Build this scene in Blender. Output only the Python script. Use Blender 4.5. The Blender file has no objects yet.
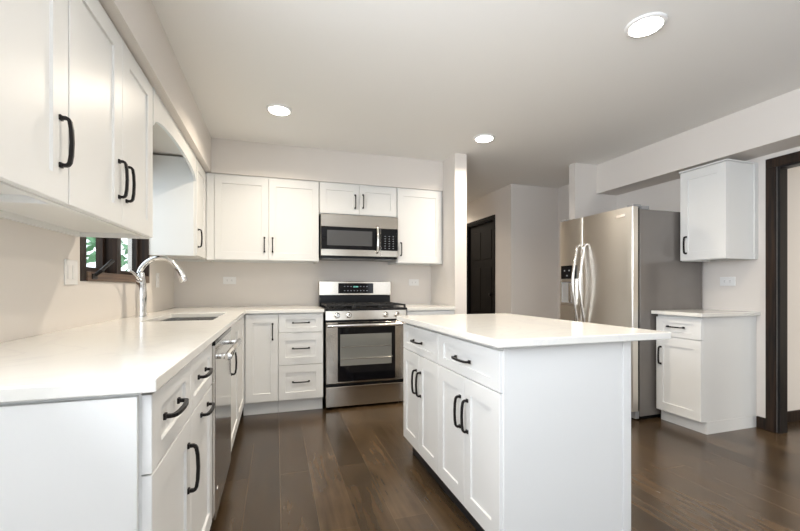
import bpy, bmesh, math, random
from mathutils import Vector, Matrix
random.seed(7)
sc = bpy.context.scene
COL = sc.collection

# ------------------------------------------------------------------ camera
cam_d = bpy.data.cameras.new('camera')
cam_d.sensor_width = 36.0
cam_d.lens = 393.0 / 800.0 * 36.0
cam_d.shift_y = 21.5 / 800.0
cam_d.clip_start = 0.02
cam = bpy.data.objects.new('camera', cam_d)
cam.location = (0, 0, 1.11)
cam.rotation_euler = (math.radians(90), 0, math.radians(-17.45))
COL.objects.link(cam)
sc.camera = cam

# ------------------------------------------------------------------ world, daylight, exposure
sc.view_settings.view_transform = 'Standard'
sc.view_settings.look = 'None'
sc.view_settings.gamma = 1.0
sc.view_settings.use_curve_mapping = False
sc.view_settings.exposure = 0.70
w = bpy.data.worlds.new('sky'); sc.world = w
w.use_nodes = True
bg = w.node_tree.nodes['Background']
bg.inputs[0].default_value = (0.86, 0.93, 1.0, 1)
bg.inputs[1].default_value = 1.6

def area_light(name, loc, rot, sx, sy, power, color):
    d = bpy.data.lights.new(name, 'AREA')
    d.shape = 'RECTANGLE'; d.size = sx; d.size_y = sy
    d.energy = power; d.color = color
    o = bpy.data.objects.new(name, d)
    o.location = loc; o.rotation_euler = rot
    COL.objects.link(o)
    return o
R90 = math.radians(90)
DAY = (0.84, 0.90, 1.0)
# daylight entering through the wide windows in the wall behind the camera
area_light('daylight_rear_window', (0.45, -2.97, 1.25), (R90 + 0.8, 0, 0), 2.3, 1.8, 11, (0.68, 0.82, 1.0))
area_light('daylight_rear_window', (2.95, -2.97, 1.25), (R90 + 1.1, 0, 0), 0.9, 1.8, 3, DAY)
area_light('side_fill_light', (-0.935, 0.0, 1.60), (R90 + 0.6, 0, -R90), 1.6, 1.04, 66, DAY)  # added fill from the left, brightens island front, refrigerator and ceiling
area_light('daylight_sink_window', (-2.7, 2.9, 2.05), (R90 - 0.15, 0, -R90), 2.0, 1.6, 14, DAY)
area_light('next_room_fill', (4.9, -2.97, 1.25), (R90 + 0.3, 0, 0), 1.4, 1.8, 32, (1.0, 0.98, 0.92))  # added fill so the room beyond the opening is lit

# ------------------------------------------------------------------ materials
def new_mat(name):
    m = bpy.data.materials.new(name); m.use_nodes = True
    nt = m.node_tree
    return m, nt, nt.nodes['Principled BSDF']

def plain(name, col, rough=0.5, metal=0.0, bump=0.0, bscale=200, var=0.0, spec=0.5, coat=0.0):
    m, nt, b = new_mat(name)
    b.inputs['Base Color'].default_value = (*col, 1)
    b.inputs['Roughness'].default_value = rough
    b.inputs['Metallic'].default_value = metal
    b.inputs['Specular IOR Level'].default_value = spec
    b.inputs['Coat Weight'].default_value = coat
    tc = nt.nodes.new('ShaderNodeTexCoord')
    if bump or var:
        n = nt.nodes.new('ShaderNodeTexNoise')
        n.inputs['Scale'].default_value = bscale; n.inputs['Detail'].default_value = 3
        nt.links.new(tc.outputs['Object'], n.inputs['Vector'])
        if bump:
            bp = nt.nodes.new('ShaderNodeBump')
            bp.inputs['Strength'].default_value = bump; bp.inputs['Distance'].default_value = 0.002
            nt.links.new(n.outputs['Fac'], bp.inputs['Height'])
            nt.links.new(bp.outputs['Normal'], b.inputs['Normal'])
        if var:
            mx = nt.nodes.new('ShaderNodeMix'); mx.data_type = 'RGBA'
            mx.inputs['A'].default_value = (*[c * (1 - var) for c in col], 1)
            mx.inputs['B'].default_value = (*[min(1, c * (1 + var)) for c in col], 1)
            nt.links.new(n.outputs['Fac'], mx.inputs['Factor'])
            nt.links.new(mx.outputs['Result'], b.inputs['Base Color'])
    return m

def brushed(name, col, rough, axis, metal=1.0):
    """brushed metal: fine noise stretched along one axis feeds roughness and bump"""
    m, nt, b = new_mat(name)
    b.inputs['Base Color'].default_value = (*col, 1)
    b.inputs['Metallic'].default_value = metal
    tc = nt.nodes.new('ShaderNodeTexCoord')
    mp = nt.nodes.new('ShaderNodeMapping')
    s = [500, 500, 500]; s[axis] = 6
    mp.inputs['Scale'].default_value = s
    n = nt.nodes.new('ShaderNodeTexNoise'); n.inputs['Scale'].default_value = 1.0; n.inputs['Detail'].default_value = 2
    nt.links.new(tc.outputs['Object'], mp.inputs['Vector']); nt.links.new(mp.outputs['Vector'], n.inputs['Vector'])
    mr = nt.nodes.new('ShaderNodeMapRange')
    mr.inputs['To Min'].default_value = rough * 0.85; mr.inputs['To Max'].default_value = rough * 1.15
    nt.links.new(n.outputs['Fac'], mr.inputs['Value']); nt.links.new(mr.outputs['Result'], b.inputs['Roughness'])
    bp = nt.nodes.new('ShaderNodeBump'); bp.inputs['Strength'].default_value = 0.06; bp.inputs['Distance'].default_value = 0.001
    nt.links.new(n.outputs['Fac'], bp.inputs['Height']); nt.links.new(bp.outputs['Normal'], b.inputs['Normal'])
    return m

def emit(name, col, strength):
    m, nt, b = new_mat(name)
    b.inputs['Base Color'].default_value = (*col, 1)
    b.inputs['Emission Color'].default_value = (*col, 1)
    b.inputs['Emission Strength'].default_value = strength
    return m

def wood_floor():
    m, nt, b = new_mat('dark_walnut_planks')
    L = nt.links
    tc = nt.nodes.new('ShaderNodeTexCoord')
    sep = nt.nodes.new('ShaderNodeSeparateXYZ'); L.new(tc.outputs['Object'], sep.inputs[0])
    cmb = nt.nodes.new('ShaderNodeCombineXYZ')
    L.new(sep.outputs['Y'], cmb.inputs['X']); L.new(sep.outputs['X'], cmb.inputs['Y'])
    br = nt.nodes.new('ShaderNodeTexBrick')
    br.offset = 0.37; br.offset_frequency = 2
    br.inputs['Scale'].default_value = 1.0
    br.inputs['Brick Width'].default_value = 1.7
    br.inputs['Row Height'].default_value = 0.172
    br.inputs['Mortar Size'].default_value = 0.0013
    br.inputs['Mortar Smooth'].default_value = 0.1
    br.inputs['Bias'].default_value = 0.0
    br.inputs['Color1'].default_value = (0.034, 0.0205, 0.0095, 1)
    br.inputs['Color2'].default_value = (0.090, 0.056, 0.028, 1)
    br.inputs['Mortar'].default_value = (0.11, 0.074, 0.04, 1)
    L.new(cmb.outputs[0], br.inputs['Vector'])
    mp = nt.nodes.new('ShaderNodeMapping'); mp.inputs['Scale'].default_value = (2.0, 36, 1)
    L.new(cmb.outputs[0], mp.inputs['Vector'])
    n = nt.nodes.new('ShaderNodeTexNoise'); n.inputs['Scale'].default_value = 1; n.inputs['Detail'].default_value = 5
    L.new(mp.outputs[0], n.inputs['Vector'])
    mp2 = nt.nodes.new('ShaderNodeMapping'); mp2.inputs['Scale'].default_value = (4.0, 9, 1)
    L.new(cmb.outputs[0], mp2.inputs['Vector'])
    n2 = nt.nodes.new('ShaderNodeTexNoise'); n2.inputs['Scale'].default_value = 1; n2.inputs['Detail'].default_value = 4
    L.new(mp2.outputs[0], n2.inputs['Vector'])
    add = nt.nodes.new('ShaderNodeMath'); add.operation = 'ADD'
    L.new(n.outputs['Fac'], add.inputs[0]); L.new(n2.outputs['Fac'], add.inputs[1])
    mr = nt.nodes.new('ShaderNodeMapRange')
    mr.inputs['From Min'].default_value = 0.6; mr.inputs['From Max'].default_value = 1.4
    mr.inputs['To Min'].default_value = 0.55; mr.inputs['To Max'].default_value = 1.55
    L.new(add.outputs[0], mr.inputs['Value'])
    mul = nt.nodes.new('ShaderNodeMix'); mul.data_type = 'RGBA'; mul.blend_type = 'MULTIPLY'
    mul.inputs['Factor'].default_value = 1.0
    L.new(br.outputs['Color'], mul.inputs['A']); L.new(mr.outputs['Result'], mul.inputs['B'])
    L.new(mul.outputs['Result'], b.inputs['Base Color'])
    mr2 = nt.nodes.new('ShaderNodeMapRange')
    mr2.inputs['To Min'].default_value = 0.20; mr2.inputs['To Max'].default_value = 0.30
    L.new(n2.outputs['Fac'], mr2.inputs['Value']); L.new(mr2.outputs['Result'], b.inputs['Roughness'])
    b.inputs['Specular IOR Level'].default_value = 0.75
    bp = nt.nodes.new('ShaderNodeBump'); bp.inputs['Strength'].default_value = 0.03; bp.inputs['Distance'].default_value = 0.002
    L.new(n.outputs['Fac'], bp.inputs['Height']); L.new(bp.outputs['Normal'], b.inputs['Normal'])
    return m

def dark_wood(name, c1, c2, axis=2, rough=0.45):
    m, nt, b = new_mat(name); L = nt.links
    tc = nt.nodes.new('ShaderNodeTexCoord'); mp = nt.nodes.new('ShaderNodeMapping')
    s = [60, 60, 60]; s[axis] = 3
    mp.inputs['Scale'].default_value = s
    n = nt.nodes.new('ShaderNodeTexNoise'); n.inputs['Scale'].default_value = 1; n.inputs['Detail'].default_value = 5
    L.new(tc.outputs['Object'], mp.inputs[0]); L.new(mp.outputs[0], n.inputs['Vector'])
    mx = nt.nodes.new('ShaderNodeMix'); mx.data_type = 'RGBA'
    mx.inputs['A'].default_value = (*c1, 1); mx.inputs['B'].default_value = (*c2, 1)
    mr = nt.nodes.new('ShaderNodeMapRange'); mr.inputs['From Min'].default_value = 0.3; mr.inputs['From Max'].default_value = 0.7
    L.new(n.outputs['Fac'], mr.inputs['Value'])
    L.new(mr.outputs['Result'], mx.inputs['Factor']); L.new(mx.outputs['Result'], b.inputs['Base Color'])
    b.inputs['Roughness'].default_value = rough
    b.inputs['Specular IOR Level'].default_value = 0.25
    return m

def quartz():
    m, nt, b = new_mat('white_quartz'); L = nt.links
    tc = nt.nodes.new('ShaderNodeTexCoord')
    n = nt.nodes.new('ShaderNodeTexNoise'); n.inputs['Scale'].default_value = 2.2; n.inputs['Detail'].default_value = 8
    n.inputs['Distortion'].default_value = 1.6
    L.new(tc.outputs['Object'], n.inputs['Vector'])
    cr = nt.nodes.new('ShaderNodeValToRGB')
    e = cr.color_ramp.elements
    base = (0.79, 0.775, 0.725, 1)
    e[0].position = 0.47; e[0].color = base
    e[1].position = 0.53; e[1].color = base
    k = cr.color_ramp.elements.new(0.50); k.color = (0.755, 0.74, 0.705, 1)
    L.new(n.outputs['Fac'], cr.inputs['Fac']); L.new(cr.outputs['Color'], b.inputs['Base Color'])
    b.inputs['Roughness'].default_value = 0.16
    return m

def glass_mat():
    m = bpy.data.materials.new('window_glass'); m.use_nodes = True
    nt = m.node_tree; nt.nodes.clear(); L = nt.links
    out = nt.nodes.new('ShaderNodeOutputMaterial'); mix = nt.nodes.new('ShaderNodeMixShader')
    tr = nt.nodes.new('ShaderNodeBsdfTransparent'); tr.inputs[0].default_value = (0.97, 0.985, 0.98, 1)
    gl = nt.nodes.new('ShaderNodeBsdfGlossy'); gl.inputs['Roughness'].default_value = 0.02
    lw = nt.nodes.new('ShaderNodeLayerWeight'); lw.inputs['Blend'].default_value = 0.5
    pw = nt.nodes.new('ShaderNodeMath'); pw.operation = 'POWER'; pw.inputs[1].default_value = 4.0
    mu = nt.nodes.new('ShaderNodeMath'); mu.operation = 'MULTIPLY_ADD'; mu.inputs[1].default_value = 0.5; mu.inputs[2].default_value = 0.03
    L.new(lw.outputs['Facing'], pw.inputs[0]); L.new(pw.outputs[0], mu.inputs[0]); L.new(mu.outputs[0], mix.inputs[0]); L.new(tr.outputs[0], mix.inputs[1]); L.new(gl.outputs[0], mix.inputs[2])
    L.new(mix.outputs[0], out.inputs['Surface'])
    return m

M = dict(
    wall=plain('greige_paint', (0.76, 0.715, 0.665), 0.85, bump=0.05, bscale=250, spec=0.2),
    ceil=plain('ceiling_paint', (0.87, 0.855, 0.82), 0.9, bump=0.05, bscale=250, spec=0.15),
    cab=plain('white_cabinet_paint', (0.765, 0.765, 0.745), 0.38, var=0.01, bscale=3),
    cabin=plain('cabinet_underside', (0.80, 0.77, 0.71), 0.5, var=0.02, bscale=5),
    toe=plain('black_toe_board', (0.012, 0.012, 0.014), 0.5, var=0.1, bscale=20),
    bronze=plain('oil_rubbed_bronze', (0.014, 0.012, 0.012), 0.38, metal=0.6, var=0.15, bscale=60),
    quartz=quartz(),
    floor=wood_floor(),
    steel=brushed('brushed_steel', (0.50, 0.45, 0.385), 0.17, 0),
    steel_y=brushed('brushed_steel_door', (0.78, 0.745, 0.685), 0.32, 2),
    steel_dw=brushed('dishwasher_steel', (0.66, 0.64, 0.61), 0.14, 1),
    sinksteel=brushed('sink_steel', (0.55, 0.54, 0.52), 0.25, 1),
    polished=plain('polished_steel', (0.80, 0.78, 0.75), 0.14, metal=1.0, var=0.02, bscale=10),
    chrome=plain('chrome', (0.82, 0.82, 0.82), 0.06, metal=1.0, var=0.01, bscale=10),
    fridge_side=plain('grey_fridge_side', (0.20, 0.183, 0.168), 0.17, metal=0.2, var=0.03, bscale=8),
    black=plain('black_enamel', (0.008, 0.008, 0.009), 0.25, var=0.1, bscale=30, spec=0.2),
    blackglass=plain('black_glass', (0.005, 0.005, 0.006), 0.06, var=0.1, bscale=5, spec=0.25),
    grayglass=plain('oven_window_glass', (0.20, 0.20, 0.18), 0.12, var=0.04, bscale=4),
    mwglass=plain('microwave_window_glass', (0.075, 0.075, 0.075), 0.12, var=0.04, bscale=4),
    iron=plain('cast_iron', (0.012, 0.012, 0.012), 0.6, bump=0.2, bscale=300),
    plastic=plain('white_plastic', (0.84, 0.83, 0.81), 0.3, var=0.01, bscale=20),
    slot=plain('dark_slot', (0.05, 0.05, 0.05), 0.6, var=0.1, bscale=20),
    grey=plain('grey_plastic', (0.28, 0.28, 0.28), 0.4, var=0.05, bscale=20),
    walnut=dark_wood('dark_stained_wood', (0.008, 0.006, 0.005), (0.040, 0.022, 0.013), 2, 0.5),
    walnut_y=dark_wood('dark_stained_wood_rail', (0.07, 0.045, 0.03), (0.20, 0.135, 0.095), 1, 0.4),
    jamb=dark_wood('darker_walnut_jamb', (0.006, 0.006, 0.007), (0.018, 0.015, 0.014), 2, 0.35),  # darker tone of the casing's walnut stain
    doorwood=dark_wood('black_stained_door', (0.002, 0.0017, 0.0015), (0.006, 0.004, 0.003), 2, 0.7),
    lens=emit('lamp_lens', (1.0, 0.97, 0.90), 14.0),
    digit=emit('green_digits', (0.2, 0.6, 0.5), 0.5),
    icon=emit('pale_icons', (0.35, 0.37, 0.4), 0.12),
    glass=glass_mat(),
    leaf=plain('leaf_green', (0.20, 0.40, 0.22), 0.6, var=0.5, bscale=6),
    bark=plain('bark', (0.07, 0.05, 0.035), 0.8, bump=0.4, bscale=40),
    soil=plain('lawn', (0.10, 0.17, 0.06), 0.9, var=0.4, bscale=8),
)

# ------------------------------------------------------------------ mesh helpers
class MB:
    """collects shapes (world coordinates) for ONE mesh object"""
    def __init__(s): s.bm = bmesh.new()
    def _take(s, t, bev=0, seg=2):
        if bev:
            bmesh.ops.bevel(t, geom=list(t.edges), offset=bev, segments=seg, profile=0.5, affect='EDGES')
        bmesh.ops.recalc_face_normals(t, faces=t.faces)
        me = bpy.data.meshes.new('tmp'); t.to_mesh(me); t.free()
        s.bm.from_mesh(me); bpy.data.meshes.remove(me)
        return s
    def box(s, x0, x1, y0, y1, z0, z1, bev=0, seg=2):
        t = bmesh.new()
        bmesh.ops.create_cube(t, size=1)
        for v in t.verts:
            v.co = ((x0 + x1) / 2 + v.co.x * (x1 - x0), (y0 + y1) / 2 + v.co.y * (y1 - y0), (z0 + z1) / 2 + v.co.z * (z1 - z0))
        return s._take(t, bev, seg)
    def cyl(s, p0, p1, r0, r1=None, n=24, bev=0):
        r1 = r0 if r1 is None else r1
        p0 = Vector(p0); p1 = Vector(p1); d = p1 - p0
        t = bmesh.new()
        bmesh.ops.create_cone(t, cap_ends=True, segments=n, radius1=r0, radius2=r1, depth=d.length)
        q = Vector((0, 0, 1)).rotation_difference(d.normalized())
        bmesh.ops.transform(t, matrix=Matrix.Translation((p0 + p1) / 2) @ q.to_matrix().to_4x4(), verts=t.verts)
        if bev:
            es = [e for e in t.edges if len(e.link_faces) == 2 and e.calc_face_angle(0) > 0.8]
            bmesh.ops.bevel(t, geom=es, offset=bev, segments=2, profile=0.5, affect='EDGES')
        return s._take(t)
    def tube(s, pts, r, n=10, square=None):
        """sweep a round (or rectangular: square=(a,b)) section along a path; r may be a list"""
        pts = [Vector(p) for p in pts]
        t = bmesh.new(); rings = []
        up = None
        for i, p in enumerate(pts):
            a = pts[max(i - 1, 0)]; b = pts[min(i + 1, len(pts) - 1)]
            d = (b - a).normalized()
            if up is None:
                up = d.orthogonal().normalized()
                if square and len(square) == 3: up = Vector(square[2]).normalized()
            up = (up - d * up.dot(d)).normalized(); sd = d.cross(up)
            rr = r[i] if isinstance(r, (list, tuple)) else r
            ring = []
            if square:
                for (x, y) in ((1, 1), (-1, 1), (-1, -1), (1, -1)):
                    ring.append(t.verts.new(p + up * x * square[0] / 2 + sd * y * square[1] / 2))
            else:
                for k in range(n):
                    an = 2 * math.pi * k / n
                    ring.append(t.verts.new(p + (up * math.cos(an) + sd * math.sin(an)) * rr))
            rings.append(ring)
        m = len(rings[0])
        for a, b in zip(rings, rings[1:]):
            for k in range(m):
                t.faces.new((a[k], a[(k + 1) % m], b[(k + 1) % m], b[k]))
        t.faces.new(rings[0]); t.faces.new(list(reversed(rings[-1])))
        return s._take(t)
    def lathe(s, profile, base, axis=(0, 0, 1), n=28):
        """profile = [(radius, height)] turned about axis through base"""
        t = bmesh.new(); q = Vector((0, 0, 1)).rotation_difference(Vector(axis).normalized()); rings = []
        for r, h in profile:
            rings.append([t.verts.new(Vector(base) + q @ Vector((r * math.cos(2 * math.pi * k / n), r * math.sin(2 * math.pi * k / n), h))) for k in range(n)])
        for a, b in zip(rings, rings[1:]):
            for k in range(n): t.faces.new((a[k], a[(k + 1) % n], b[(k + 1) % n], b[k]))
        t.faces.new(rings[0]); t.faces.new(rings[-1])
        return s._take(t)
    def prism(s, poly, d):
        """extrude polygon (list of 3D points) by vector d"""
        t = bmesh.new()
        a = [t.verts.new(p) for p in poly]; b = [t.verts.new(Vector(p) + Vector(d)) for p in poly]
        t.faces.new(a); t.faces.new(list(reversed(b)))
        for k in range(len(a)):
            t.faces.new((a[k], a[(k + 1) % len(a)], b[(k + 1) % len(a)], b[k]))
        return s._take(t)
    def cells(s, xs, ys, inc, z0, z1, bev=0.0):
        """a slab made of grid cells (with holes where inc() is false), as one skin"""
        t = bmesh.new(); V = {}
        def v(i, j, z):
            k = (i, j, z)
            if k not in V: V[k] = t.verts.new((xs[i], ys[j], z))
            return V[k]
        nx, ny = len(xs) - 1, len(ys) - 1
        ok = lambda i, j: 0 <= i < nx and 0 <= j < ny and inc(i, j)
        for i in range(nx):
            for j in range(ny):
                if not ok(i, j): continue
                t.faces.new((v(i, j, z1), v(i + 1, j, z1), v(i + 1, j + 1, z1), v(i, j + 1, z1)))
                t.faces.new((v(i, j, z0), v(i, j + 1, z0), v(i + 1, j + 1, z0), v(i + 1, j, z0)))
                for (di, dj, a, b) in ((-1, 0, (i, j), (i, j + 1)), (1, 0, (i + 1, j), (i + 1, j + 1)), (0, -1, (i, j), (i + 1, j)), (0, 1, (i, j + 1), (i + 1, j + 1))):
                    if not ok(i + di, j + dj):
                        t.faces.new((v(*a, z0), v(*b, z0), v(*b, z1), v(*a, z1)))
        bmesh.ops.recalc_face_normals(t, faces=t.faces)
        if bev:
            es = [e for e in t.edges if len(e.link_faces) == 2 and e.calc_face_angle(0) > 1.0]
            bmesh.ops.bevel(t, geom=es, offset=bev, segments=2, profile=0.5, affect='EDGES', clamp_overlap=True)
        return s._take(t)
    def shaker(s, o, ea, n, w, h, th=0.02, rail=0.07, stile=0.06, rec=0.008, slope=0.0012):
        """five-piece shaker front: o = lower corner on the back plane, ea = width direction, n = outward"""
        o = Vector(o); ea = Vector(ea); n = Vector(n); ez = Vector((0, 0, 1))
        t = bmesh.new()
        def ring(da, db, d):
            return [t.verts.new(o + ea * a + ez * b + n * d) for a, b in ((da, db), (w - da, db), (w - da, h - db), (da, h - db))]
        c = 0.0015
        R = [ring(0, 0, 0), ring(0, 0, th - c), ring(c, c, th), ring(stile, rail, th), ring(stile + slope, rail + slope, th - rec)]
        for a, b in zip(R, R[1:]):
            for k in range(4): t.faces.new((a[k], a[(k + 1) % 4], b[(k + 1) % 4], b[k]))
        t.faces.new(list(reversed(R[0]))); t.faces.new(R[-1])
        return s._take(t)
    def build(s, name, mat, parent=None, smooth=False):
        bm = s.bm
        xs = [v.co.x for v in bm.verts]; ys = [v.co.y for v in bm.verts]; zs = [v.co.z for v in bm.verts]
        c = Vector(((min(xs) + max(xs)) / 2, (min(ys) + max(ys)) / 2, min(zs)))
        for v in bm.verts: v.co -= c
        me = bpy.data.meshes.new(name); bm.to_mesh(me); bm.free()
        me.materials.append(M[mat])
        if smooth:
            for p in me.polygons: p.use_smooth = True
            try: me.set_sharp_from_angle(angle=math.radians(38))
            except Exception: pass
        o = bpy.data.objects.new(name, me); COL.objects.link(o)
        if parent:
            o.parent = parent
            o.location = c - WORLD[parent.name]
        else:
            o.location = c
        WORLD[o.name] = c
        return o
WORLD = {}

def tag(o, label, cat, group=None):
    o['label'] = label; o['category'] = cat
    if group: o['group'] = group
    return o
def thing(name, loc, label, cat, group=None):
    o = bpy.data.objects.new(name, None); o.empty_display_size = 0.05
    COL.objects.link(o); o.location = loc; WORLD[o.name] = Vector(loc)
    return tag(o, label, cat, group)
def struct(name, mb, mat, parent=None):
    o = mb.build(name, mat, parent)
    if not parent: o['kind'] = 'structure'
    return o

def pull(parent, p, axis, n, L=0.138, mat='bronze', name='handle'):
    """bowed bar pull; p = centre on the door face, axis = bar direction, n = outward"""
    p = Vector(p); a = Vector(axis); n = Vector(n)
    mb = MB(); h = L / 2
    prof = [(-h, 0.0), (-h, 0.016), (-h + 0.003, 0.021), (-h + 0.009, 0.0245), (-h * 0.55, 0.0280), (0, 0.0295),
            (h * 0.55, 0.0280), (h - 0.009, 0.0245), (h - 0.003, 0.021), (h, 0.016), (h, 0.0)]
    sd = a.cross(n)
    mb.tube([p + a * x + n * y for x, y in prof], 0, square=(0.0090, 0.0100, sd))
    for sgn in (-1, 1):                                   # the slightly wider feet
        q = p + a * h * sgn
        e = [abs(a[i]) * 0.0075 + abs(sd[i]) * 0.0075 for i in range(3)]
        lo = [q[i] - e[i] + min(0, n[i]) * 0.006 for i in range(3)]; hi = [q[i] + e[i] + max(0, n[i]) * 0.006 for i in range(3)]
        mb.box(lo[0], hi[0], lo[1], hi[1], lo[2], hi[2])
    return mb.build(name, mat, parent)

X, Y, Z = Vector((1, 0, 0)), Vector((0, 1, 0)), Vector((0, 0, 1))

def front(kind, parent, plane, a0, a1, z0, z1, facing, hpos=None, hdir=None, rail=0.07, stile=0.06, L=0.138):
    """door or drawer front with its pull. facing '+x','-x','-y'; plane = coordinate of its back face"""
    g = 0.0015
    if facing == '-y': o = (a0 + g, plane, z0 + g); ea = X; n = -Y
    elif facing == '+x': o = (plane, a0 + g, z0 + g); ea = Y; n = X
    else: o = (plane, a0 + g, z0 + g); ea = Y; n = -X
    mb = MB().shaker(o, ea, n, a1 - a0 - 2 * g, z1 - z0 - 2 * g, rail=rail, stile=stile)
    d = mb.build(kind, 'cab', parent)
    if hpos:
        a, z = hpos
        if facing == '-y': p = (a, plane - 0.02, z); ax = X
        else: p = (plane + n[0] * 0.02, a, z); ax = Y
        pull(d, p, Z if hdir == 'v' else ax, n, L)
    return d

# ------------------------------------------------------------------ the setting
XL, XR, YB, ZC = -0.93, 3.64, 4.22, 2.45
YR = -3.0
struct('floor', MB().box(-1.2, 6.4, YR - 0.14, 8.0, -0.1, 0.0), 'floor')
struct('ceiling', MB().box(-1.2, 6.4, YR - 0.14, 8.0, ZC, ZC + 0.1), 'ceil')
# left wall with the sink window opening and an added one for the side fill
WY0, WY1, WZ0, WZ1 = 2.336, 3.443, 1.14, 2.03
mb = MB()
mb.box(XL - 0.14, XL, YR, -0.85, 0, ZC).box(XL - 0.14, XL, -0.85, 0.85, 0, 1.04).box(XL - 0.14, XL, -0.85, 0.85, 2.135, ZC).box(XL - 0.14, XL, 0.85, WY0, 0, ZC).box(XL - 0.14, XL, WY1, YB + 0.14, 0, ZC)
mb.box(XL - 0.14, XL, WY0, WY1, 0, WZ0).box(XL - 0.14, XL, WY0, WY1, WZ1, ZC)
struct('wall_left', mb, 'wall')
struct('wall_back', MB().box(XL, 1.83, YB, YB + 0.14, 0, ZC), 'wall')
struct('wall_partition', MB().box(1.70, 1.83, 3.58, YB, 0, ZC), 'wall')
# hall beyond the partition
struct('wall_hall_left', MB().box(1.70, 1.83, YB + 0.14, 7.6, 0, ZC), 'wall')
struct('wall_hall_end', MB().box(1.70, 3.05, 7.6, 7.74, 0, ZC), 'wall')
DY0, DY1, DZ = 4.86, 5.68, 2.09
mb = MB().box(2.91, 3.05, 4.444, DY0, 0, ZC).box(2.91, 3.05, DY1, 7.6, 0, ZC).box(2.91, 3.05, DY0, DY1, DZ, ZC)
struct('wall_hall_right', mb, 'wall')
struct('wall_hall_front', MB().box(3.05, XR + 0.14, 4.444, 4.584, 0, ZC), 'wall')
# right wall with the cased opening
OY0, OY1, OZ = 1.00, 1.990, 2.030
WT = 0.072
mb = MB().box(XR, XR + WT, OY1, 4.444, 0, ZC).box(XR, XR + WT, YR, OY0, 0, ZC).box(XR, XR + WT, OY0, OY1, OZ, ZC)
struct('wall_right', mb, 'wall')
struct('wall_stub', MB().box(3.07, XR, 3.478, 3.565, 0, ZC), 'wall')
# next room beyond the opening
struct('wall_next_room', MB().box(XR + WT, 6.3, 2.13, 2.27, 0, ZC), 'wall')
struct('wall_next_room_right', MB().box(6.3, 6.4, YR, 2.27, 0, ZC), 'wall')
# rear wall with three tall windows, the last added to light the next room
mb = MB(); xs = [-0.93, -0.6, 1.7, 2.5, 3.4, 4.2, 5.6, 6.3]
for i in range(7):
    if i % 2 == 0: mb.box(xs[i], xs[i + 1], YR - 0.14, YR, 0, ZC)
    else: mb.box(xs[i], xs[i + 1], YR - 0.14, YR, 0, 0.34).box(xs[i], xs[i + 1], YR - 0.14, YR, 2.16, ZC)
struct('wall_rear', mb, 'wall')
for k, (a, b) in enumerate(((-0.6, 1.7), (2.5, 3.4), (4.2, 5.6))):
    mb = MB()
    mb.box(a, b, YR - 0.10, YR - 0.05, 0.34, 0.40).box(a, b, YR - 0.10, YR - 0.05, 2.10, 2.16)
    mb.box(a, a + 0.05, YR - 0.10, YR - 0.05, 0.40, 2.10).box(b - 0.05, b, YR - 0.10, YR - 0.05, 0.40, 2.10)
    mb.box((a + b) / 2 - 0.025, (a + b) / 2 + 0.025, YR - 0.10, YR - 0.05, 0.40, 2.10)
    struct('window_%d' % (k + 2), mb, 'cab')
mb = MB().box(XL - 0.12, XL - 0.05, -0.85, 0.85, 1.04, 1.09).box(XL - 0.12, XL - 0.05, -0.85, 0.85, 2.085, 2.135)  # unseen window frame added around the side fill light
for y in (-0.85, -0.025, 0.80): mb.box(XL - 0.12, XL - 0.05, y, y + 0.05, 1.09, 2.085)
struct('window_5', mb, 'cab')
# soffits (dropped boxes) over the cabinets
ZS = 2.138
struct('ceiling_soffit_left', MB().box(XL, -0.558, YR, 3.87, ZS, ZC), 'wall')
struct('ceiling_soffit_back', MB().box(XL, 1.70, 3.87, YB, ZS, ZC), 'wall')
struct('ceiling_soffit_right', MB().box(3.362, XR, YR, 3.478, 2.136, ZC), 'wall')
# cased opening: dark stained casing and jambs
mb = MB()
mb.box(XR - 0.020, XR, OY1 + 0.006, OY1 + 0.070, 0, OZ - 0.006, 0.003)
mb.box(XR - 0.020, XR, OY0 - 0.070, OY0 - 0.006, 0, OZ - 0.006, 0.003)
mb.box(XR - 0.020, XR, OY0 - 0.070, OY1 + 0.070, OZ - 0.0058, OZ + 0.068, 0.003)
cs = struct('trim_1', mb, 'walnut')
mb = MB().box(XR - 0.012, XR + WT, OY1 - 0.020, OY1 - 0.001, 0, OZ - 0.021).box(XR - 0.012, XR + WT, OY0 + 0.001, OY0 + 0.020, 0, OZ - 0.021).box(XR - 0.012, XR + WT, OY0 + 0.001, OY1 - 0.001, OZ - 0.0208, OZ - 0.001)
struct('trim_2', mb, 'jamb')
struct('baseboard_right', MB().box(XR - 0.014, XR, OY1 + 0.072, 2.124, 0, 0.088, 0.002), 'walnut')
struct('baseboard_next_room', MB().box(XR + WT + 0.003, 6.3, 2.115, 2.13, 0, 0.088, 0.002), 'walnut')
# dark door in the hall
mb = MB().box(2.955, 2.995, DY0 + 0.035, DY1 - 0.035, 0.008, DZ - 0.035)
for (za, zb) in ((0.14, 0.62), (0.74, 1.40), (1.52, 1.94)):
    for (ya, yb) in ((DY0 + 0.14, (DY0 + DY1) / 2 - 0.05), ((DY0 + DY1) / 2 + 0.05, DY1 - 0.14)):
        mb.box(2.948, 2.956, ya, yb, za, zb, 0.004)
d = struct('door_1', mb, 'doorwood')
mb = MB().box(2.91, 3.05, DY0, DY0 + 0.03, 0, DZ).box(2.91, 3.05, DY1 - 0.03, DY1, 0, DZ).box(2.91, 3.05, DY0 + 0.03, DY1 - 0.03, DZ - 0.03, DZ)
mb.box(2.897, 2.91, DY0 - 0.03, DY0 + 0.01, 0, DZ + 0.03).box(2.897, 2.91, DY1 - 0.01, DY1 + 0.03, 0, DZ + 0.03).box(2.897, 2.91, DY0 + 0.01, DY1 - 0.01, DZ - 0.01, DZ + 0.03)
struct('door_frame', mb, 'doorwood', d)
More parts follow.
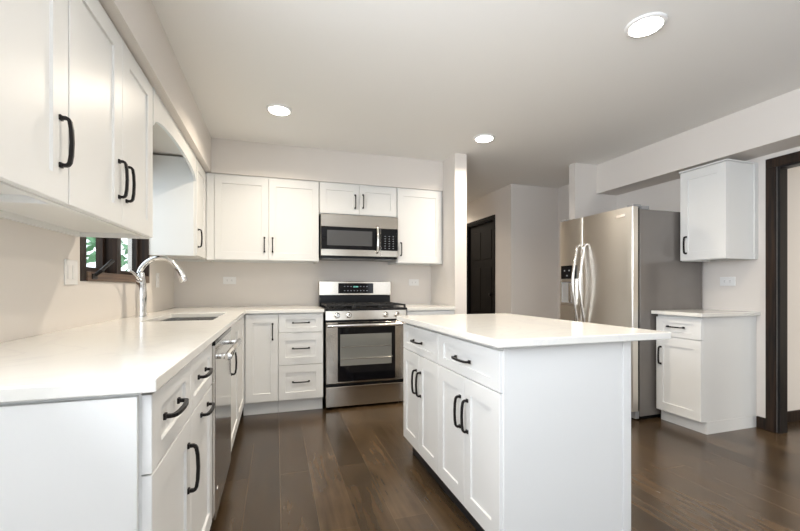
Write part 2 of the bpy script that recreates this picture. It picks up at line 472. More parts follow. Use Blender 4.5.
mb = MB().cyl((2.955, DY0 + 0.1, 1.0), (2.91, DY0 + 0.1, 1.0), 0.011).cyl((2.915, DY0 + 0.1, 1.0), (2.885, DY0 + 0.1, 1.0), 0.026, 0.02, bev=0.004)
struct('door_knob', mb, 'bronze', d)

# window over the sink: brown casement pair
mb = MB(); fx0, fx1 = XL - 0.10, XL + 0.004
mb.box(fx0, fx1, WY0, WY0 + 0.062, WZ0, WZ1, 0.002).box(fx0, fx1, WY1 - 0.03, WY1, WZ0, WZ1, 0.002)
mb.box(fx0, fx1, WY0 + 0.062, WY1 - 0.03, WZ1 - 0.06, WZ1, 0.002)
mb.box(fx0, fx1, 2.80, 2.865, WZ0 + 0.05, WZ1 - 0.06, 0.002)
win = struct('window_1', mb, 'walnut')
mb = MB().box(fx0, fx1 + 0.006, WY0 + 0.062, WY1 - 0.03, WZ0, WZ0 + 0.05, 0.003)
struct('window_sill', mb, 'walnut_y', win)
for (a, b) in ((WY0 + 0.062, 2.80), (2.865, WY1 - 0.03)):
    mb = MB(); z0, z1 = WZ0 + 0.05, WZ1 - 0.06; x0, x1 = XL - 0.095, XL - 0.06
    mb.box(x0, x1, a, a + 0.03, z0, z1).box(x0, x1, b - 0.03, b, z0, z1).box(x0, x1, a + 0.03, b - 0.03, z0, z0 + 0.03).box(x0, x1, a + 0.03, b - 0.03, z1 - 0.03, z1)
    s_ = struct('window_sash', mb, 'walnut', win)
    struct('window_pane', MB().box(XL - 0.080, XL - 0.075, a + 0.03, b - 0.03, z0 + 0.03, z1 - 0.03), 'glass', s_)
mb = MB().box(XL + 0.004, XL + 0.016, 2.44, 2.50, WZ0 + 0.012, WZ0 + 0.04, 0.003)
mb.tube([(XL + 0.012, 2.47, WZ0 + 0.03), (XL + 0.035, 2.48, WZ0 + 0.055), (XL + 0.040, 2.54, WZ0 + 0.085), (XL + 0.040, 2.62, WZ0 + 0.118)], [0.009, 0.010, 0.010, 0.012], 10)
struct('window_crank', mb, 'bronze', win)

# a tree beyond the sink window, on the lawn
struct('ground_lawn', MB().box(-14, -1.08, 3, 22, -0.25, -0.15), 'soil')
tree = thing('garden_tree', (-3.6, 9.0, -0.15), 'green leafy tree outside the window over the sink', 'tree')
MB().tube([(-3.6, 9.0, -0.15), (-3.58, 9.02, 1.0), (-3.62, 9.0, 2.2)], [0.14, 0.11, 0.07], 10).build('trunk', 'bark', tree, True)
mb = MB()
for k in range(420):
    th = random.uniform(0, 6.283); ph = math.acos(random.uniform(-1, 1)); r = 1.25 * random.random() ** 0.4
    c = Vector((-3.6 + r * math.sin(ph) * math.cos(th), 9.0 + r * math.sin(ph) * math.sin(th), 2.1 + 1.2 * r * math.cos(ph)))
    a = Vector((random.uniform(-1, 1), random.uniform(-1, 1), random.uniform(-1, 1))).normalized(); b = a.orthogonal().normalized()
    mb.prism([c - a * 0.13, c + b * 0.06, c + a * 0.13, c - b * 0.06], a.cross(b) * 0.004)
mb.build('foliage', 'leaf', tree)

# ------------------------------------------------------------------ worktops
CT0, CT1 = 0.884, 0.914
IT = (0.772, 1.620, 1.262, 2.535)
SX0, SX1, SY0, SY1 = -0.74, -0.365, 2.56, 3.26          # sink cut-out
xs = [XL + 0.001, SX0, SX1, -0.246, 0.408]; ys = [0.960, SY0, SY1, 3.545, YB - 0.001]
def inc(i, j):
    if i == 3: return j == 3
    if i == 1 and j == 1: return False
    return True
o = MB().cells(xs, ys, inc, CT0, CT1, 0.003).build('countertop', 'quartz')
tag(o, 'L-shaped white quartz worktop with the sink, along the left and back walls', 'countertop')
o = MB().box(1.186, 1.698, 3.545, YB - 0.001, CT0, CT1, 0.003).build('countertop', 'quartz')
tag(o, 'short white quartz worktop between the range and the partition wall', 'countertop')
o = MB().box(IT[0], IT[1], IT[2], IT[3], 0.886, 0.916, 0.003).build('island_top', 'quartz')
tag(o, 'white quartz slab on the island, overhanging to the right', 'countertop')
o = MB().box(2.995, XR - 0.001, 2.100, 2.512, 0.886, 0.914, 0.003).build('countertop', 'quartz')
tag(o, 'small white quartz worktop beside the refrigerator', 'countertop')

# ------------------------------------------------------------------ cabinets
def carcass(mb, x0, x1, y0, y1, z0, z1): return mb.box(x0, x1, y0, y1, z0, z1, 0.001, 1)

# left run, facing +x
XF = -0.280                                             # back plane of the fronts
def left_base(name, y0, y1, label, ztoe=0.112):
    t = thing(name, ((XL + XF) / 2, (y0 + y1) / 2, 0), label, 'cabinet', 'base cabinets of the left run')
    carcass(MB(), XL + 0.002, XF, y0 + 0.001, y1 - 0.001, ztoe, CT0 - 0.001).build('carcass', 'cab', t)
    MB().box(XL + 0.05, -0.335, y0 + 0.001, y1 - 0.001, 0, ztoe - 0.0005).build('toe_kick', 'cab', t)
    return t
A0, A1, B1, D1, S1 = 0.982, 1.393, 1.823, 2.437, 3.548
t = left_base('base_cabinet', A0, A1, 'nearest white base cabinet of the left run, one drawer over one door')
MB().box(XL + 0.002, XF - 0.004, A0 - 0.014, A0, 0.0, CT0 - 0.009, 0.001).build('end_panel', 'cab', t)
front('drawer', t, XF, A0, A1, 0.700, 0.875, '+x', (1.148, 0.797), 'h', rail=0.045, stile=0.075)
front('door', t, XF, A0, A1, 0.115, 0.698, '+x', (A1 - 0.047, 0.553), 'v')
t = left_base('base_cabinet', A1, B1, 'white base cabinet beside the dishwasher with two horizontal pulls')
front('drawer', t, XF, A1, B1, 0.700, 0.875, '+x', (1.580, 0.797), 'h', rail=0.045, stile=0.055)
front('drawer', t, XF, A1, B1, 0.115, 0.698, '+x', (1.630, 0.650), 'h')
t = thing('sink_cabinet', ((XL + XF) / 2, (D1 + S1) / 2, 0), 'white sink cabinet in the corner beyond the dishwasher', 'cabinet', 'base cabinets of the left run')
mb = MB()                                              # open box: sides, back, floor and front frame around the bowl
mb.box(XL + 0.002, XF, D1 + 0.001, D1 + 0.019, 0.112, CT0 - 0.001).box(XL + 0.002, XF, YB - 0.022, YB - 0.004, 0.112, CT0 - 0.001)
mb.box(XL + 0.002, XL + 0.014, D1 + 0.019, YB - 0.022, 0.112, CT0 - 0.001).box(XL + 0.014, XF, D1 + 0.019, YB - 0.022, 0.112, 0.13)
mb.box(XF - 0.02, XF, D1 + 0.019, YB - 0.022, 0.13, CT0 - 0.001)
mb.build('carcass', 'cab', t)
MB().box(XL + 0.05, -0.335, D1 + 0.001, YB - 0.004, 0, 0.1115).build('toe_kick', 'cab', t)
front('door', t, XF, D1, 3.02, 0.115, 0.875, '+x', (D1 + 0.115, 0.655), 'v')
front('filler_panel', t, XF, 3.02, S1 - 0.005, 0.115, 0.875, '+x')

# dishwasher
t = thing('dishwasher', (-0.58, (B1 + D1) / 2, 0), 'stainless steel dishwasher with bar handle under the left worktop', 'dishwasher')
g = 0.003
MB().box(XL + 0.06, -0.30, B1 + g, D1 - g, 0.11, 0.872).build('body', 'black', t)
MB().box(XL + 0.12, -0.315, B1 + g, D1 - g, 0, 0.1095).build('toe_panel', 'black', t)
dd = MB().box(-0.2995, -0.248, B1 + 0.013, D1 - g, 0.115, 0.862, 0.003).build('door', 'steel_dw', t)
MB().box(-0.2995, -0.247, B1 + g, D1 - g, 0.8625, 0.881).build('control_strip', 'blackglass', t)
mb = MB().cyl((-0.203, B1 + 0.055, 0.803), (-0.203, D1 - 0.03, 0.803), 0.0165, n=20, bev=0.003)
for y in (B1 + 0.085, D1 - 0.06): mb.box(-0.249, -0.203, y - 0.014, y + 0.014, 0.792, 0.814, 0.002)
mb.build('handle', 'polished', dd, True)
MB().cyl((-0.2485, 1.90, 0.22), (-0.246, 1.90, 0.22), 0.012, bev=0.0008).build('badge', 'polished', dd)

# back run, facing -y
YF = 3.580
def back_base(y_name, x0, x1, label):
    t = thing(y_name, ((x0 + x1) / 2, (YF + YB) / 2, 0), label, 'cabinet', 'base cabinets along the back wall')
    carcass(MB(), x0 + 0.001, x1 - 0.001, YF, YB - 0.002, 0.118, CT0 - 0.001).build('carcass', 'cab', t)
    MB().box(x0 + 0.001, x1 - 0.001, 3.64, YB - 0.05, 0, 0.1175).build('toe_kick', 'cab', t)
    return t
t = back_base('base_cabinet', -0.272, 0.015, 'narrow single-door white base cabinet in the inner corner by the drawers')
front('door', t, YF, -0.252, 0.013, 0.124, 0.875, '-y', (-0.032, 0.725), 'v', L=0.135)
t = back_base('base_cabinet', 0.015, 0.402, 'white three-drawer base cabinet to the left of the range')
for (za, zb, r) in ((0.711, 0.875, 0.045), (0.428, 0.709, 0.065), (0.124, 0.426, 0.065)):
    front('drawer', t, YF, 0.015, 0.396, za, zb, '-y', (0.206, (za + zb) / 2 + 0.004), 'h', rail=r, stile=0.058)
t = back_base('base_cabinet', 1.190, 1.697, 'white base cabinet to the right of the range, mostly behind the island')
front('drawer', t, YF, 1.192, 1.672, 0.711, 0.875, '-y', (1.43, 0.795), 'h', rail=0.045, stile=0.058)
front('door', t, YF, 1.192, 1.672, 0.124, 0.709, '-y', (1.245, 0.62), 'v')

# wall cabinets
UZ0, UZ1 = 1.355, 2.1373
def upper_box(t, x0, x1, y0, y1, z0, z1, open_side):
    """hollow-bottomed wall cabinet carcass: the bottom board sits a little above the edges"""
    mb = MB(); b = 0.018
    mb.box(x0, x1, y0, y1, z0 + 0.022, z1, 0.0008, 1)
    mb.box(x0, x1, y0, y0 + b, z0, z0 + 0.022).box(x0, x1, y1 - b, y1, z0, z0 + 0.022)
    mb.box(x0, x0 + b, y0 + b, y1 - b, z0, z0 + 0.022).box(x1 - b, x1, y0 + b, y1 - b, z0, z0 + 0.022)
    return mb.build('carcass', 'cab', t)
XU = -0.620
def left_upper(y0, y1, label):
    t = thing('wall_cabinet', ((XL + XU) / 2, (y0 + y1) / 2, UZ0), label, 'cabinet', 'wall cabinets on the left wall')
    upper_box(t, XL + 0.001, XU, y0 + 0.0005, y1 - 0.0005, UZ0, UZ1 - (0.016 if y0 > 3 else 0), '+x')
    return t
t = left_upper(0.95, 1.437, 'nearest white wall cabinet at the left edge with a single pull')
front('door', t, XU, 0.952, 1.435, UZ0 + 0.004, UZ1 - 0.012, '+x', (1.435 - 0.05, UZ0 + 0.178), 'v', rail=0.075, stile=0.085, L=0.138)
t = left_upper(1.4375, 2.305, 'white double-door wall cabinet next to the sink window, two pulls side by side')
front('door', t, XU, 1.440, 1.871, UZ0 + 0.004, UZ1 - 0.012, '+x', (1.871 - 0.040, UZ0 + 0.185), 'v', rail=0.075, stile=0.082, L=0.142)
front('door', t, XU, 1.871, 2.285, UZ0 + 0.004, UZ1 - 0.012, '+x', (1.871 + 0.040, UZ0 + 0.185), 'v', rail=0.075, stile=0.082, L=0.142)
t = left_upper(3.425, YB - 0.001, 'white corner wall cabinet beyond the sink window with a narrow door')
front('door', t, XU, 3.440, 3.862, UZ0 + 0.004, UZ1 - 0.012, '+x', (3.485, UZ0 + 0.145), 'v', rail=0.075, stile=0.06, L=0.138)

# arched valance between the two left wall cabinets
ya, yb = 2.3055, 3.4245
pts = []
N = 28
for k in range(N + 1):
    f = k / N; y = ya + (yb - ya) * f
    q = (f - 0.5) / 0.5
    z = 1.940 + 0.088 * math.sqrt(max(0, 1 - abs(q) ** 2.4))
    pts.append((XU - 0.002, y, z))
pts = [(XU - 0.002, ya, UZ1)] + pts + [(XU - 0.002, yb, UZ1)]
o = MB().prism(pts, (0.02, 0, 0)).build('window_valance', 'cab')
tag(o, 'white arched valance board bridging the left wall cabinets above the sink', 'valance')

# back wall cabinets
YU = 3.885
def back_upper(x0, x1, z0, label):
    t = thing('wall_cabinet', ((x0 + x1) / 2, (YU + YB) / 2, z0), label, 'cabinet', 'wall cabinets on the back wall')
    upper_box(t, x0 + 0.0005, x1 - 0.0005, YU, YB - 0.001, z0, UZ1, '-y')
    return t
t = back_upper(-0.600, 0.395, UZ0, 'white double-door wall cabinet in the corner, left of the microwave')
MB().box(-0.598, -0.535, YU - 0.018, YU, UZ0, UZ1 - 0.012).build('filler_strip', 'cab', t)
front('door', t, YU, -0.533, -0.070, UZ0 + 0.004, UZ1 - 0.016, '-y', (-0.107, UZ0 + 0.148), 'v', L=0.13)
front('door', t, YU, -0.070, 0.391, UZ0 + 0.004, UZ1 - 0.016, '-y', (-0.035, UZ0 + 0.148), 'v', L=0.13)
t = back_upper(0.398, 1.180, 1.822, 'short white double-door wall cabinet above the microwave')
front('door', t, YU, 0.402, 0.787, 1.828, UZ1 - 0.016, '-y', (0.747, 1.958), 'v', rail=0.06, L=0.13)
front('door', t, YU, 0.787, 1.177, 1.828, UZ1 - 0.016, '-y', (0.827, 1.965), 'v', rail=0.06, L=0.13)
t = back_upper(1.184, 1.696, UZ0, 'white single-door wall cabinet between the microwave and the partition wall')
front('door', t, YU, 1.190, 1.676, UZ0 + 0.004, UZ1 - 0.016, '-y', (1.224, UZ0 + 0.145), 'v', L=0.13)

# island
t = thing('kitchen_island', (1.13, 1.91, 0), 'white kitchen island base with drawers and doors facing the sink', 'cabinet')
IX0, IX1, IY0, IY1 = 0.832, 1.447, 1.312, 2.512
IC = 0.8855
carcass(MB(), IX0, IX1, IY0 + 0.02, IY1, 0.098, IC).build('carcass', 'cab', t)
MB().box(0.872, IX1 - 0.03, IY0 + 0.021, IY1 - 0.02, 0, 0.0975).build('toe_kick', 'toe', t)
MB().box(IX0 - 0.004, IX1 - 0.042, IY0, IY0 + 0.0195, 0, IC - 0.006, 0.001).build('end_panel', 'cab', t)
MB().box(IX1 - 0.041, IX1 + 0.003, IY0 - 0.003, IY0 + 0.0195, 0, IC, 0.0015).build('corner_post', 'cab', t)
MB().box(IX1 + 0.0005, IX1 + 0.012, IY0 + 0.02, IY1, 0, IC, 0.001).build('back_panel', 'cab', t)
ym = 1.915
for (a, b) in ((IY0 + 0.004, ym), (ym, IY1 - 0.003)):
    front('drawer', t, IX0, a, b, 0.704, 0.866, '-x', ((a + b) / 2 + 0.012, 0.780), 'h', rail=0.042, stile=0.066)
    c = (a + b) / 2
    front('door', t, IX0, a, c, 0.112, 0.702, '-x', (c - 0.036, 0.535), 'v')
    front('door', t, IX0, c, b, 0.112, 0.702, '-x', (c + 0.036, 0.535), 'v')

# right side: base cabinet and wall cabinet by the refrigerator
t = thing('base_cabinet', (3.34, 2.31, 0), 'small white base cabinet with one drawer beside the refrigerator', 'cabinet')
carcass(MB(), 3.050, XR - 0.002, 2.130, 2.495, 0.092, 0.8855).build('carcass', 'cab', t)
MB().box(3.085, XR - 0.002, 2.131, 2.494, 0, 0.0915).build('toe_kick', 'cab', t)
MB().box(3.086, XR - 0.002, 2.126, 2.1305, 0, 0.0915).build('end_panel', 'cab', t)
front('drawer', t, 3.050, 2.130, 2.495, 0.708, 0.866, '-x', (2.325, 0.792), 'h', rail=0.042, stile=0.055, L=0.13)
front('door', t, 3.050, 2.130, 2.495, 0.094, 0.705, '-x', (2.452, 0.548), 'v', L=0.138, rail=0.07, stile=0.06)
t = thing('wall_cabinet', (3.48, 2.31, 1.33), 'white single-door wall cabinet on the right wall beside the refrigerator', 'cabinet')
upper_box(t, 3.318, XR - 0.001, 2.130, 2.492, 1.330, 2.082, '-x')
MB().box(3.292, XR - 0.001, 2.118, 2.500, 2.0825, 2.094, 0.001).build('crown_strip', 'cab', t)
front('door', t, 3.318, 2.130, 2.492, 1.333, 2.080, '-x', (2.440, 1.462), 'v', rail=0.07, stile=0.065)
MB().box(3.600, XR - 0.001, 2.118, 2.1295, 1.330, 2.082).build('scribe_strip', 'cab', t)

# ------------------------------------------------------------------ range
RX0, RX1 = 0.420, 1.178
rg = thing('gas_range', (0.80, 3.86, 0), 'stainless steel gas range standing under the microwave', 'stove')
MB().box(RX0 + 0.004, RX1 - 0.004, 3.602, 4.19, 0.045, 0.895).build('body', 'black', rg)
for x in (RX0 + 0.05, RX1 - 0.05):
    for y in (3.66, 4.13): MB().cyl((x, y, 0), (x, y, 0.045), 0.018).build('foot', 'black', rg)
MB().box(RX0 + 0.003, RX1 - 0.003, 3.565, 3.6015, 0.024, 0.205, 0.004).build('storage_drawer', 'steel', rg)
od = MB().box(RX0 + 0.003, RX1 - 0.003, 3.555, 3.6015, 0.236, 0.790, 0.004).build('oven_door', 'steel', rg)
MB().box(RX0 + 0.108, RX1 - 0.108, 3.551, 3.556, 0.252, 0.788, 0.001).build('door_glass', 'blackglass', od)
wn = MB().box(RX0 + 0.130, RX1 - 0.145, 3.5498, 3.5508, 0.395, 0.680).build('oven_window', 'grayglass', od)
mb = MB()
for z in (0.455, 0.565):
    mb.tube([(RX0 + 0.135, 3.5492, z), (RX1 - 0.150, 3.5492, z)], 0.0030, 6)
for k in range(24):
    x = RX0 + 0.140 + k * 0.0208
    mb.tube([(x, 3.5492, 0.455), (x, 3.5492, 0.468)], 0.0020, 5)
mb.build('oven_rack', 'polished', od)
mb = MB().tube([(RX0 + 0.012, 3.512, 0.762), (RX0 + 0.06, 3.506, 0.764), (0.80, 3.500, 0.765), (RX1 - 0.06, 3.506, 0.764), (RX1 - 0.012, 3.512, 0.762)], 0.0145, 14)
for x in (RX0 + 0.045, RX1 - 0.045): mb.box(x - 0.014, x + 0.014, 3.506, 3.556, 0.752, 0.776, 0.003)
mb.build('handle', 'polished', od, True)
mb = MB().prism([(RX0, 3.548, 0.812), (RX0, 3.600, 0.812), (RX0, 3.600, 0.893), (RX0, 3.556, 0.893)], (RX1 - RX0, 0, 0))
mb.build('control_panel', 'steel', rg)
for x in (0.521, 0.628, 0.975, 1.085):
    kb = MB().lathe([(0.026, 0), (0.026, 0.006), (0.0215, 0.010), (0.019, 0.034), (0.016, 0.037)], (x, 3.552, 0.853), (0, -1, 0)).build('knob', 'polished', rg, True)
    MB().box(x - 0.0025, x + 0.0025, 3.5145, 3.5185, 0.852, 0.868).build('knob_mark', 'black', kb)
ck = MB().box(RX0 - 0.004, RX1 + 0.006, 3.535, 4.12, 0.8955, 0.916, 0.006).build('cooktop', 'black', rg)
for (gx0, gx1) in ((RX0 + 0.012, RX0 + 0.256), (RX0 + 0.260, RX1 - 0.254), (RX1 - 0.250, RX1 - 0.002)):
    mb = MB(); y0, y1 = 3.56, 4.05; zt = 0.948
    for x in (gx0 + 0.008, gx1 - 0.008): mb.box(x - 0.007, x + 0.007, y0, y1, zt - 0.016, zt, 0.002)
    for y in (y0 + 0.008, (y0 + y1) / 2, y1 - 0.008): mb.box(gx0, gx1, y - 0.006, y + 0.006, zt - 0.014, zt + 0.001, 0.002)
    xm = (gx0 + gx1) / 2
    mb.box(xm - 0.006, xm + 0.006, y0, y1, zt - 0.013, zt + 0.002, 0.002)
    for x in (gx0 + 0.008, gx1 - 0.008):
        for y in (y0 + 0.01, y1 - 0.01): mb.box(x - 0.008, x + 0.008, y - 0.008, y + 0.008, 0.9155, zt - 0.014)
    mb.build('grate', 'iron', rg)
for (x, y) in ((RX0 + 0.134, 3.68), (RX0 + 0.134, 3.93), (0.799, 3.80), (RX1 - 0.126, 3.68), (RX1 - 0.126, 3.93)):
    MB().lathe([(0.046, 0), (0.046, 0.006), (0.034, 0.010), (0.034, 0.016), (0.030, 0.019)], (x, y, 0.9155)).build('burner', 'iron', rg, True)
bgd = rg; bk = MB().box(RX0 - 0.006, RX1 + 0.006, 4.085, 4.185, 1.022, 1.172, 0.006).build('backguard', 'steel', rg)
MB().box(RX0 + 0.002, RX1 - 0.002, 4.100, 4.185, 0.895, 1.0215).build('backguard_vent', 'black', rg)
dsp = MB().box(0.612, 0.985, 4.0815, 4.0855, 1.043, 1.150, 0.001).build('display', 'blackglass', bgd)
mb = MB()
for x in (0.772, 0.784, 0.800, 0.812): mb.box(x, x + 0.008, 4.0808, 4.0818, 1.106, 1.120)
mb.build('clock_digits', 'digit', dsp)
for r_, z in enumerate((1.112, 1.068)):
    for k in range(8):
        if r_ == 0 and k in (3, 4): continue
        MB().box(0.672 + k * 0.034, 0.684 + k * 0.034, 4.0808, 4.0818, z, z + 0.007).build('touch_button', 'icon', dsp)

# ------------------------------------------------------------------ microwave
MX0, MX1 = 0.404, 1.172
mw = thing('microwave', (0.79, 4.0, 1.385), 'stainless steel over-the-range microwave with black door glass', 'microwave')
MB().box(MX0, MX1, 3.832, YB - 0.002, 1.392, 1.815).build('body', 'black', mw)
MB().box(MX0, MX1, 3.800, 3.8318, 1.692, 1.812, 0.003).build('top_grille', 'steel', mw)
dr = MB().box(MX0, 0.990, 3.800, 3.8318, 1.412, 1.6915, 0.002).build('door', 'steel', mw)
MB().box(MX0 + 0.002, 0.988, 3.796, 3.8005, 1.474, 1.690, 0.001).build('door_glass', 'blackglass', dr)
MB().box(0.462, 0.905, 3.7948, 3.7962, 1.512, 1.658).build('door_window', 'mwglass', dr)
mb = MB().tube([(0.955, 3.797, 1.452), (0.955, 3.768, 1.462), (0.955, 3.758, 1.52), (0.955, 3.755, 1.58), (0.955, 3.758, 1.64), (0.955, 3.768, 1.698), (0.955, 3.797, 1.708)], 0.0125, 12)
mb.build('handle', 'polished', dr, True)
cp = MB().box(0.992, MX1, 3.800, 3.8318, 1.412, 1.6915, 0.002).build('control_side', 'steel', mw)
cpg = MB().box(0.994, MX1 - 0.001, 3.796, 3.8005, 1.474, 1.690, 0.001).build('keypad', 'blackglass', mw)
for i in range(3):
    for j in range(6):
        MB().box(1.032 + i * 0.042, 1.044 + i * 0.042, 3.7952, 3.7962, 1.494 + j * 0.024, 1.498 + j * 0.024).build('key', 'icon', cpg)
MB().box(1.04, 1.13, 3.7952, 3.7962, 1.648, 1.672).build('display', 'blackglass', cp)
for (a, b) in ((MX0 + 0.03, MX0 + 0.20), (MX1 - 0.20, MX1 - 0.03)): MB().box(a, b, 3.86, 4.02, 1.386, 1.3918).build('filter_screen', 'grey', mw)

# ------------------------------------------------------------------ refrigerator
fr = thing('refrigerator', (3.2, 2.98, 0), 'tall stainless steel side-by-side refrigerator with water dispenser on the right', 'refrigerator')
FY0, FY1, FS = 2.518, 3.392, 3.074
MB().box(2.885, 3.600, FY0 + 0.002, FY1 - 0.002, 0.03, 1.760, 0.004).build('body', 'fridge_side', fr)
MB().box(2.915, 3.58, FY0 + 0.02, FY1 - 0.02, 0, 0.0298).build('base_feet', 'black', fr)
MB().box(2.845, 2.8845, FY0 + 0.01, FY1 - 0.01, 0.012, 0.072, 0.003).build('kick_grille', 'grey', fr)
MB().box(2.862, 2.8848, FY0 + 0.010, FY1 - 0.010, 0.08, 1.768).build('door_gasket', 'black', fr)
def fridge_door(y0, y1, name):
    """slightly crowned front"""
    mb = MB(); W = y1 - y0
    fs = [0, 0.002 / W, 0.006 / W, 0.012 / W] + [0.1 * k for k in range(1, 10)] + [1 - 0.012 / W, 1 - 0.006 / W, 1 - 0.002 / W, 1]
    poly = []
    for f in fs:
        edge = min(f, 1 - f) * W
        bow = 0.008 * (1 - (2 * f - 1) ** 2)
        rnd = 0.005 * max(0, 1 - edge / 0.012) ** 2
        poly.append((2.803 - bow + rnd, y0 + W * f, 0.078))
    poly += [(2.8618, y1, 0.078), (2.8618, y0, 0.078)]
    mb.prism(poly, (0, 0, 1.700))
    return mb.build(name, 'steel_y', fr, True)
fd = fridge_door(FS + 0.002, FY1, 'freezer_door')
md = fridge_door(FY0, FS - 0.002, 'fridge_door')
for (d_, y) in ((fd, FS + 0.042), (md, FS - 0.050)):
    pts = [(2.802, y, 0.745), (2.776, y, 0.762), (2.764, y, 0.84)]
    for k in range(1, 16):
        f = k / 16; pts.append((2.764 - 0.040 * math.sin(math.pi * f), y, 0.84 + 0.60 * f))
    pts += [(2.764, y, 1.44), (2.776, y, 1.500), (2.802, y, 1.517)]
    MB().tube(pts, 0.0135, 14).build('handle', 'polished', d_, True)
# dispenser: frame, control panel, alcove with nozzle and drip tray
dp = MB().box(2.784, 2.812, 3.145, 3.352, 1.192, 1.325, 0.003).build('dispenser_panel', 'blackglass', fd)
for (y, z) in ((3.29, 1.268), (3.225, 1.268), (3.255, 1.218)):
    MB().box(2.7828, 2.7842, y, y + 0.016, z, z + 0.012).build('touch_icon', 'icon', dp)
mb = MB().box(2.780, 2.812, 3.338, 3.354, 0.930, 1.190, 0.002).box(2.780, 2.812, 3.143, 3.158, 0.930, 1.190, 0.002)
mb.box(2.780, 2.812, 3.158, 3.338, 1.160, 1.190, 0.002).box(2.772, 2.812, 3.158, 3.338, 0.930, 0.955, 0.002)
mb.build('dispenser_frame', 'polished', fd)
MB().box(2.790, 2.7960, 3.158, 3.338, 0.955, 1.160).build('dispenser_alcove', 'grey', fd)
MB().box(2.778, 2.790, 3.200, 3.238, 0.962, 1.150, 0.002).build('dispenser_paddle', 'polished', fd)
MB().box(2.790, 2.7975, 2.585, 2.678, 1.702, 1.728, 0.001).build('badge', 'polished', md)
MB().box(2.815, 2.90, FY0 + 0.004, FY0 + 0.07, 1.7785, 1.796, 0.003).build('hinge_cover', 'grey', fr)
MB().box(2.90, 2.985, FY0 + 0.003, FY0 + 0.06, 1.7605, 1.790, 0.003).build('hinge_cover', 'grey', fr)
MB().box(2.815, 2.90, FY1 - 0.07, FY1 - 0.004, 1.7785, 1.796, 0.003).build('hinge_cover', 'grey', fr)

# ------------------------------------------------------------------ sink and faucet
mb = MB()
t_ = 0.012; a0, a1, b0, b1 = SX0 - 0.006, SX1 + 0.006, SY0 - 0.006, SY1 + 0.006; zb, zt = 0.69, CT0 - 0.0008
mb.box(a0, a1, b0, b1, zb, zb + 0.006)
mb.box(a0, a0 + t_, b0, b1, zb + 0.006, zt).box(a1 - t_, a1, b0, b1, zb + 0.006, zt)
mb.box(a0 + t_, a1 - t_, b0, b0 + t_, zb + 0.006, zt).box(a0 + t_, a1 - t_, b1 - t_, b1, zb + 0.006, zt)
mb.box(a0 + t_, a1 - t_, (b0 + b1) / 2 - 0.012, (b0 + b1) / 2 + 0.012, zb + 0.006, zt - 0.03)
sk = thing('kitchen_sink', (-0.55, 2.91, 0.69), 'undermount stainless steel double-bowl sink set in the left worktop', 'sink')
mb.build('bowl', 'sinksteel', sk)
for y in (2.735, 3.085):
    MB().lathe([(0.042, 0), (0.042, 0.003), (0.03, 0.004)], (-0.55, y, zb + 0.006)).build('drain', 'polished', sk, True)

fc = thing('faucet', (-0.842, 2.95, CT1), 'tall chrome gooseneck kitchen faucet with side lever behind the sink', 'faucet')
MB().lathe([(0.036, 0), (0.036, 0.006), (0.031, 0.010), (0.0295, 0.05), (0.031, 0.09), (0.0335, 0.13), (0.0325, 0.17), (0.028, 0.22), (0.0225, 0.26), (0.019, 0.285), (0.016, 0.292)], (-0.842, 2.95, CT1)).build('body', 'chrome', fc, True)
def cr(P, n=8):
    out = []
    P = [Vector(p) for p in P]
    for i in range(len(P) - 1):
        p0 = P[max(i - 1, 0)]; p1 = P[i]; p2 = P[i + 1]; p3 = P[min(i + 2, len(P) - 1)]
        for k in range(n):
            s = k / n
            out.append(0.5 * ((2 * p1) + (p2 - p0) * s + (2 * p0 - 5 * p1 + 4 * p2 - p3) * s * s + (3 * p1 - p0 - 3 * p2 + p3) * s ** 3))
    return out + [P[-1]]
path = cr([(-0.842, 2.95, 1.15), (-0.850, 2.95, 1.205), (-0.818, 2.95, 1.262), (-0.768, 2.95, 1.296), (-0.712, 2.95, 1.300), (-0.664, 2.95, 1.278), (-0.632, 2.95, 1.240)])
MB().tube(path, 0.0155, 16).build('spout', 'chrome', fc, True)
MB().tube([(-0.634, 2.95, 1.243), (-0.622, 2.95, 1.224), (-0.604, 2.95, 1.186), (-0.593, 2.95, 1.155), (-0.590, 2.95, 1.145)], [0.0170, 0.0195, 0.0225, 0.0240, 0.0200], 18).build('spray_head', 'chrome', fc, True)
mb = MB().lathe([(0.017, 0), (0.019, 0.012), (0.017, 0.024), (0.010, 0.030)], (-0.842, 2.934, 1.155), (0, -1, 0))
mb.tube([(-0.842, 2.915, 1.155), (-0.848, 2.885, 1.180), (-0.858, 2.84, 1.204), (-0.866, 2.80, 1.212)], [0.008, 0.0075, 0.007, 0.0065], 12)
mb.build('lever', 'chrome', fc, True)

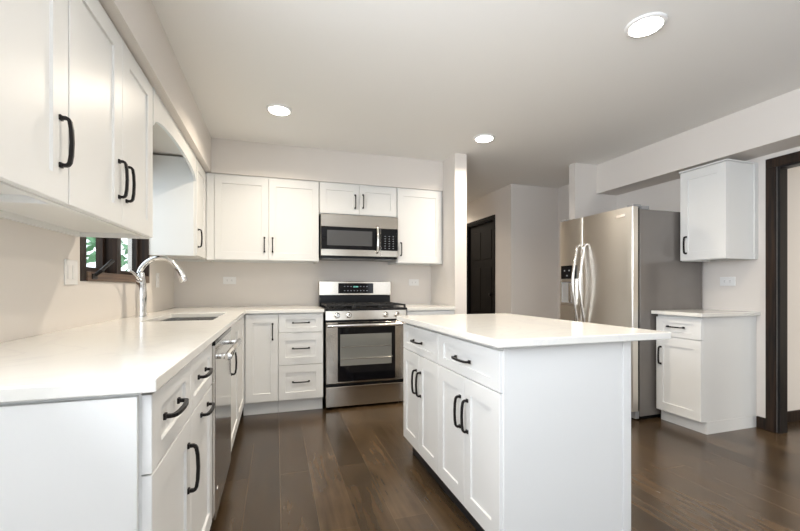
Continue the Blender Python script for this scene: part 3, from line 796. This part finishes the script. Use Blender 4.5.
# ------------------------------------------------------------------ outlets and switch
def plate(name, cx, cy, cz, facing, wide, tall, label, kind, grp=None):
    """wall plate: facing '-y', '+x' or '-x'"""
    t = thing(name, (cx, cy, cz - tall / 2), label, 'outlet' if kind == 'outlet' else 'light switch', grp)
    def bx(mb, a0, a1, z0, z1, d0, d1, bev=0):
        if facing == '-y': return mb.box(cx + a0, cx + a1, cy - d1, cy - d0, cz + z0, cz + z1, bev)
        if facing == '+x': return mb.box(cx + d0, cx + d1, cy + a0, cy + a1, cz + z0, cz + z1, bev)
        return mb.box(cx - d1, cx - d0, cy + a0, cy + a1, cz + z0, cz + z1, bev)
    bx(MB(), -wide / 2, wide / 2, -tall / 2, tall / 2, 0.0005, 0.006, 0.0015).build('cover_plate', 'plastic', t)
    if kind == 'outlet':
        for s in (-1, 1):
            if wide > tall: a, z = s * 0.021, 0
            else: a, z = 0, s * 0.021
            so = bx(MB(), a - 0.015, a + 0.015, z - 0.014, z + 0.014, 0.006, 0.0075, 0.0005).build('socket', 'plastic', t)
            mb = MB()
            for q in (-0.005, 0.005):
                if wide > tall: bx(mb, a - 0.004, a + 0.005, z + q - 0.001, z + q + 0.001, 0.0075, 0.0078)
                else: bx(mb, a + q - 0.001, a + q + 0.001, z - 0.004, z + 0.005, 0.0075, 0.0078)
            mb.build('slots', 'slot', so)
    else:
        for a in (-0.023, 0.023):
            bx(MB(), a - 0.0165, a + 0.0165, -0.033, 0.033, 0.006, 0.0088, 0.001).build('rocker', 'plastic', t)
    return t
plate('wall_outlet', -0.443, YB, 1.175, '-y', 0.118, 0.072, 'white horizontal wall outlet left of the range, under the wall cabinets', 'outlet')
plate('wall_outlet', 1.490, YB, 1.162, '-y', 0.118, 0.072, 'white horizontal wall outlet right of the range, near the partition wall', 'outlet')
plate('wall_outlet', XR, 2.338, 1.157, '-x', 0.118, 0.075, 'white horizontal wall outlet above the small worktop by the refrigerator', 'outlet')
plate('wall_outlet', XL, 3.66, 1.165, '+x', 0.072, 0.118, 'white upright wall outlet in the corner beyond the faucet', 'outlet')
plate('light_switch', XL, 2.240, 1.180, '+x', 0.118, 0.118, 'white double switch plate left of the window over the sink', 'switch')

# ------------------------------------------------------------------ recessed ceiling lights
def downlight(x, y, label, k=1.0):
    t = thing('recessed_light', (x, y, ZC - 0.012), label, 'ceiling light', 'recessed ceiling lights')
    MB().lathe([(0.077, 0.0), (0.088, 0.0), (0.094, 0.004), (0.096, 0.0115), (0.077, 0.0115)], (x, y, ZC - 0.012)).build('trim_ring', 'plastic', t, True)
    MB().lathe([(0.074, 0.0), (0.0765, 0.004), (0.0765, 0.008)], (x, y, ZC - 0.0145)).build('lens', 'lens', t, True)
    d = bpy.data.lights.new('lamp', 'AREA'); d.shape = 'DISK'; d.size = 0.13
    d.spread = math.radians(150)
    d.energy = LAMP * k; d.color = (1.0, 0.87, 0.71)
    o = bpy.data.objects.new('lamp', d); COL.objects.link(o)
    o.parent = t; o.location = (0, 0, -0.012)
LAMP = 8.8
downlight(0.02, 3.10, 'round recessed ceiling light over the sink corner, leftmost of those lit')
downlight(1.78, 3.14, 'round recessed ceiling light near the partition wall, middle of the three')
downlight(1.80, 1.54, 'round recessed ceiling light above the island, nearest and brightest of the three')
for (x, y) in ((0.38, 1.27), (2.35, 5.9), (4.9, 0.6)):  # unseen lamps added to light kitchen, hall and next room
    downlight(x, y, 'unseen round recessed ceiling light added out of the picture', 0.62 if y == 1.27 else 1.0)
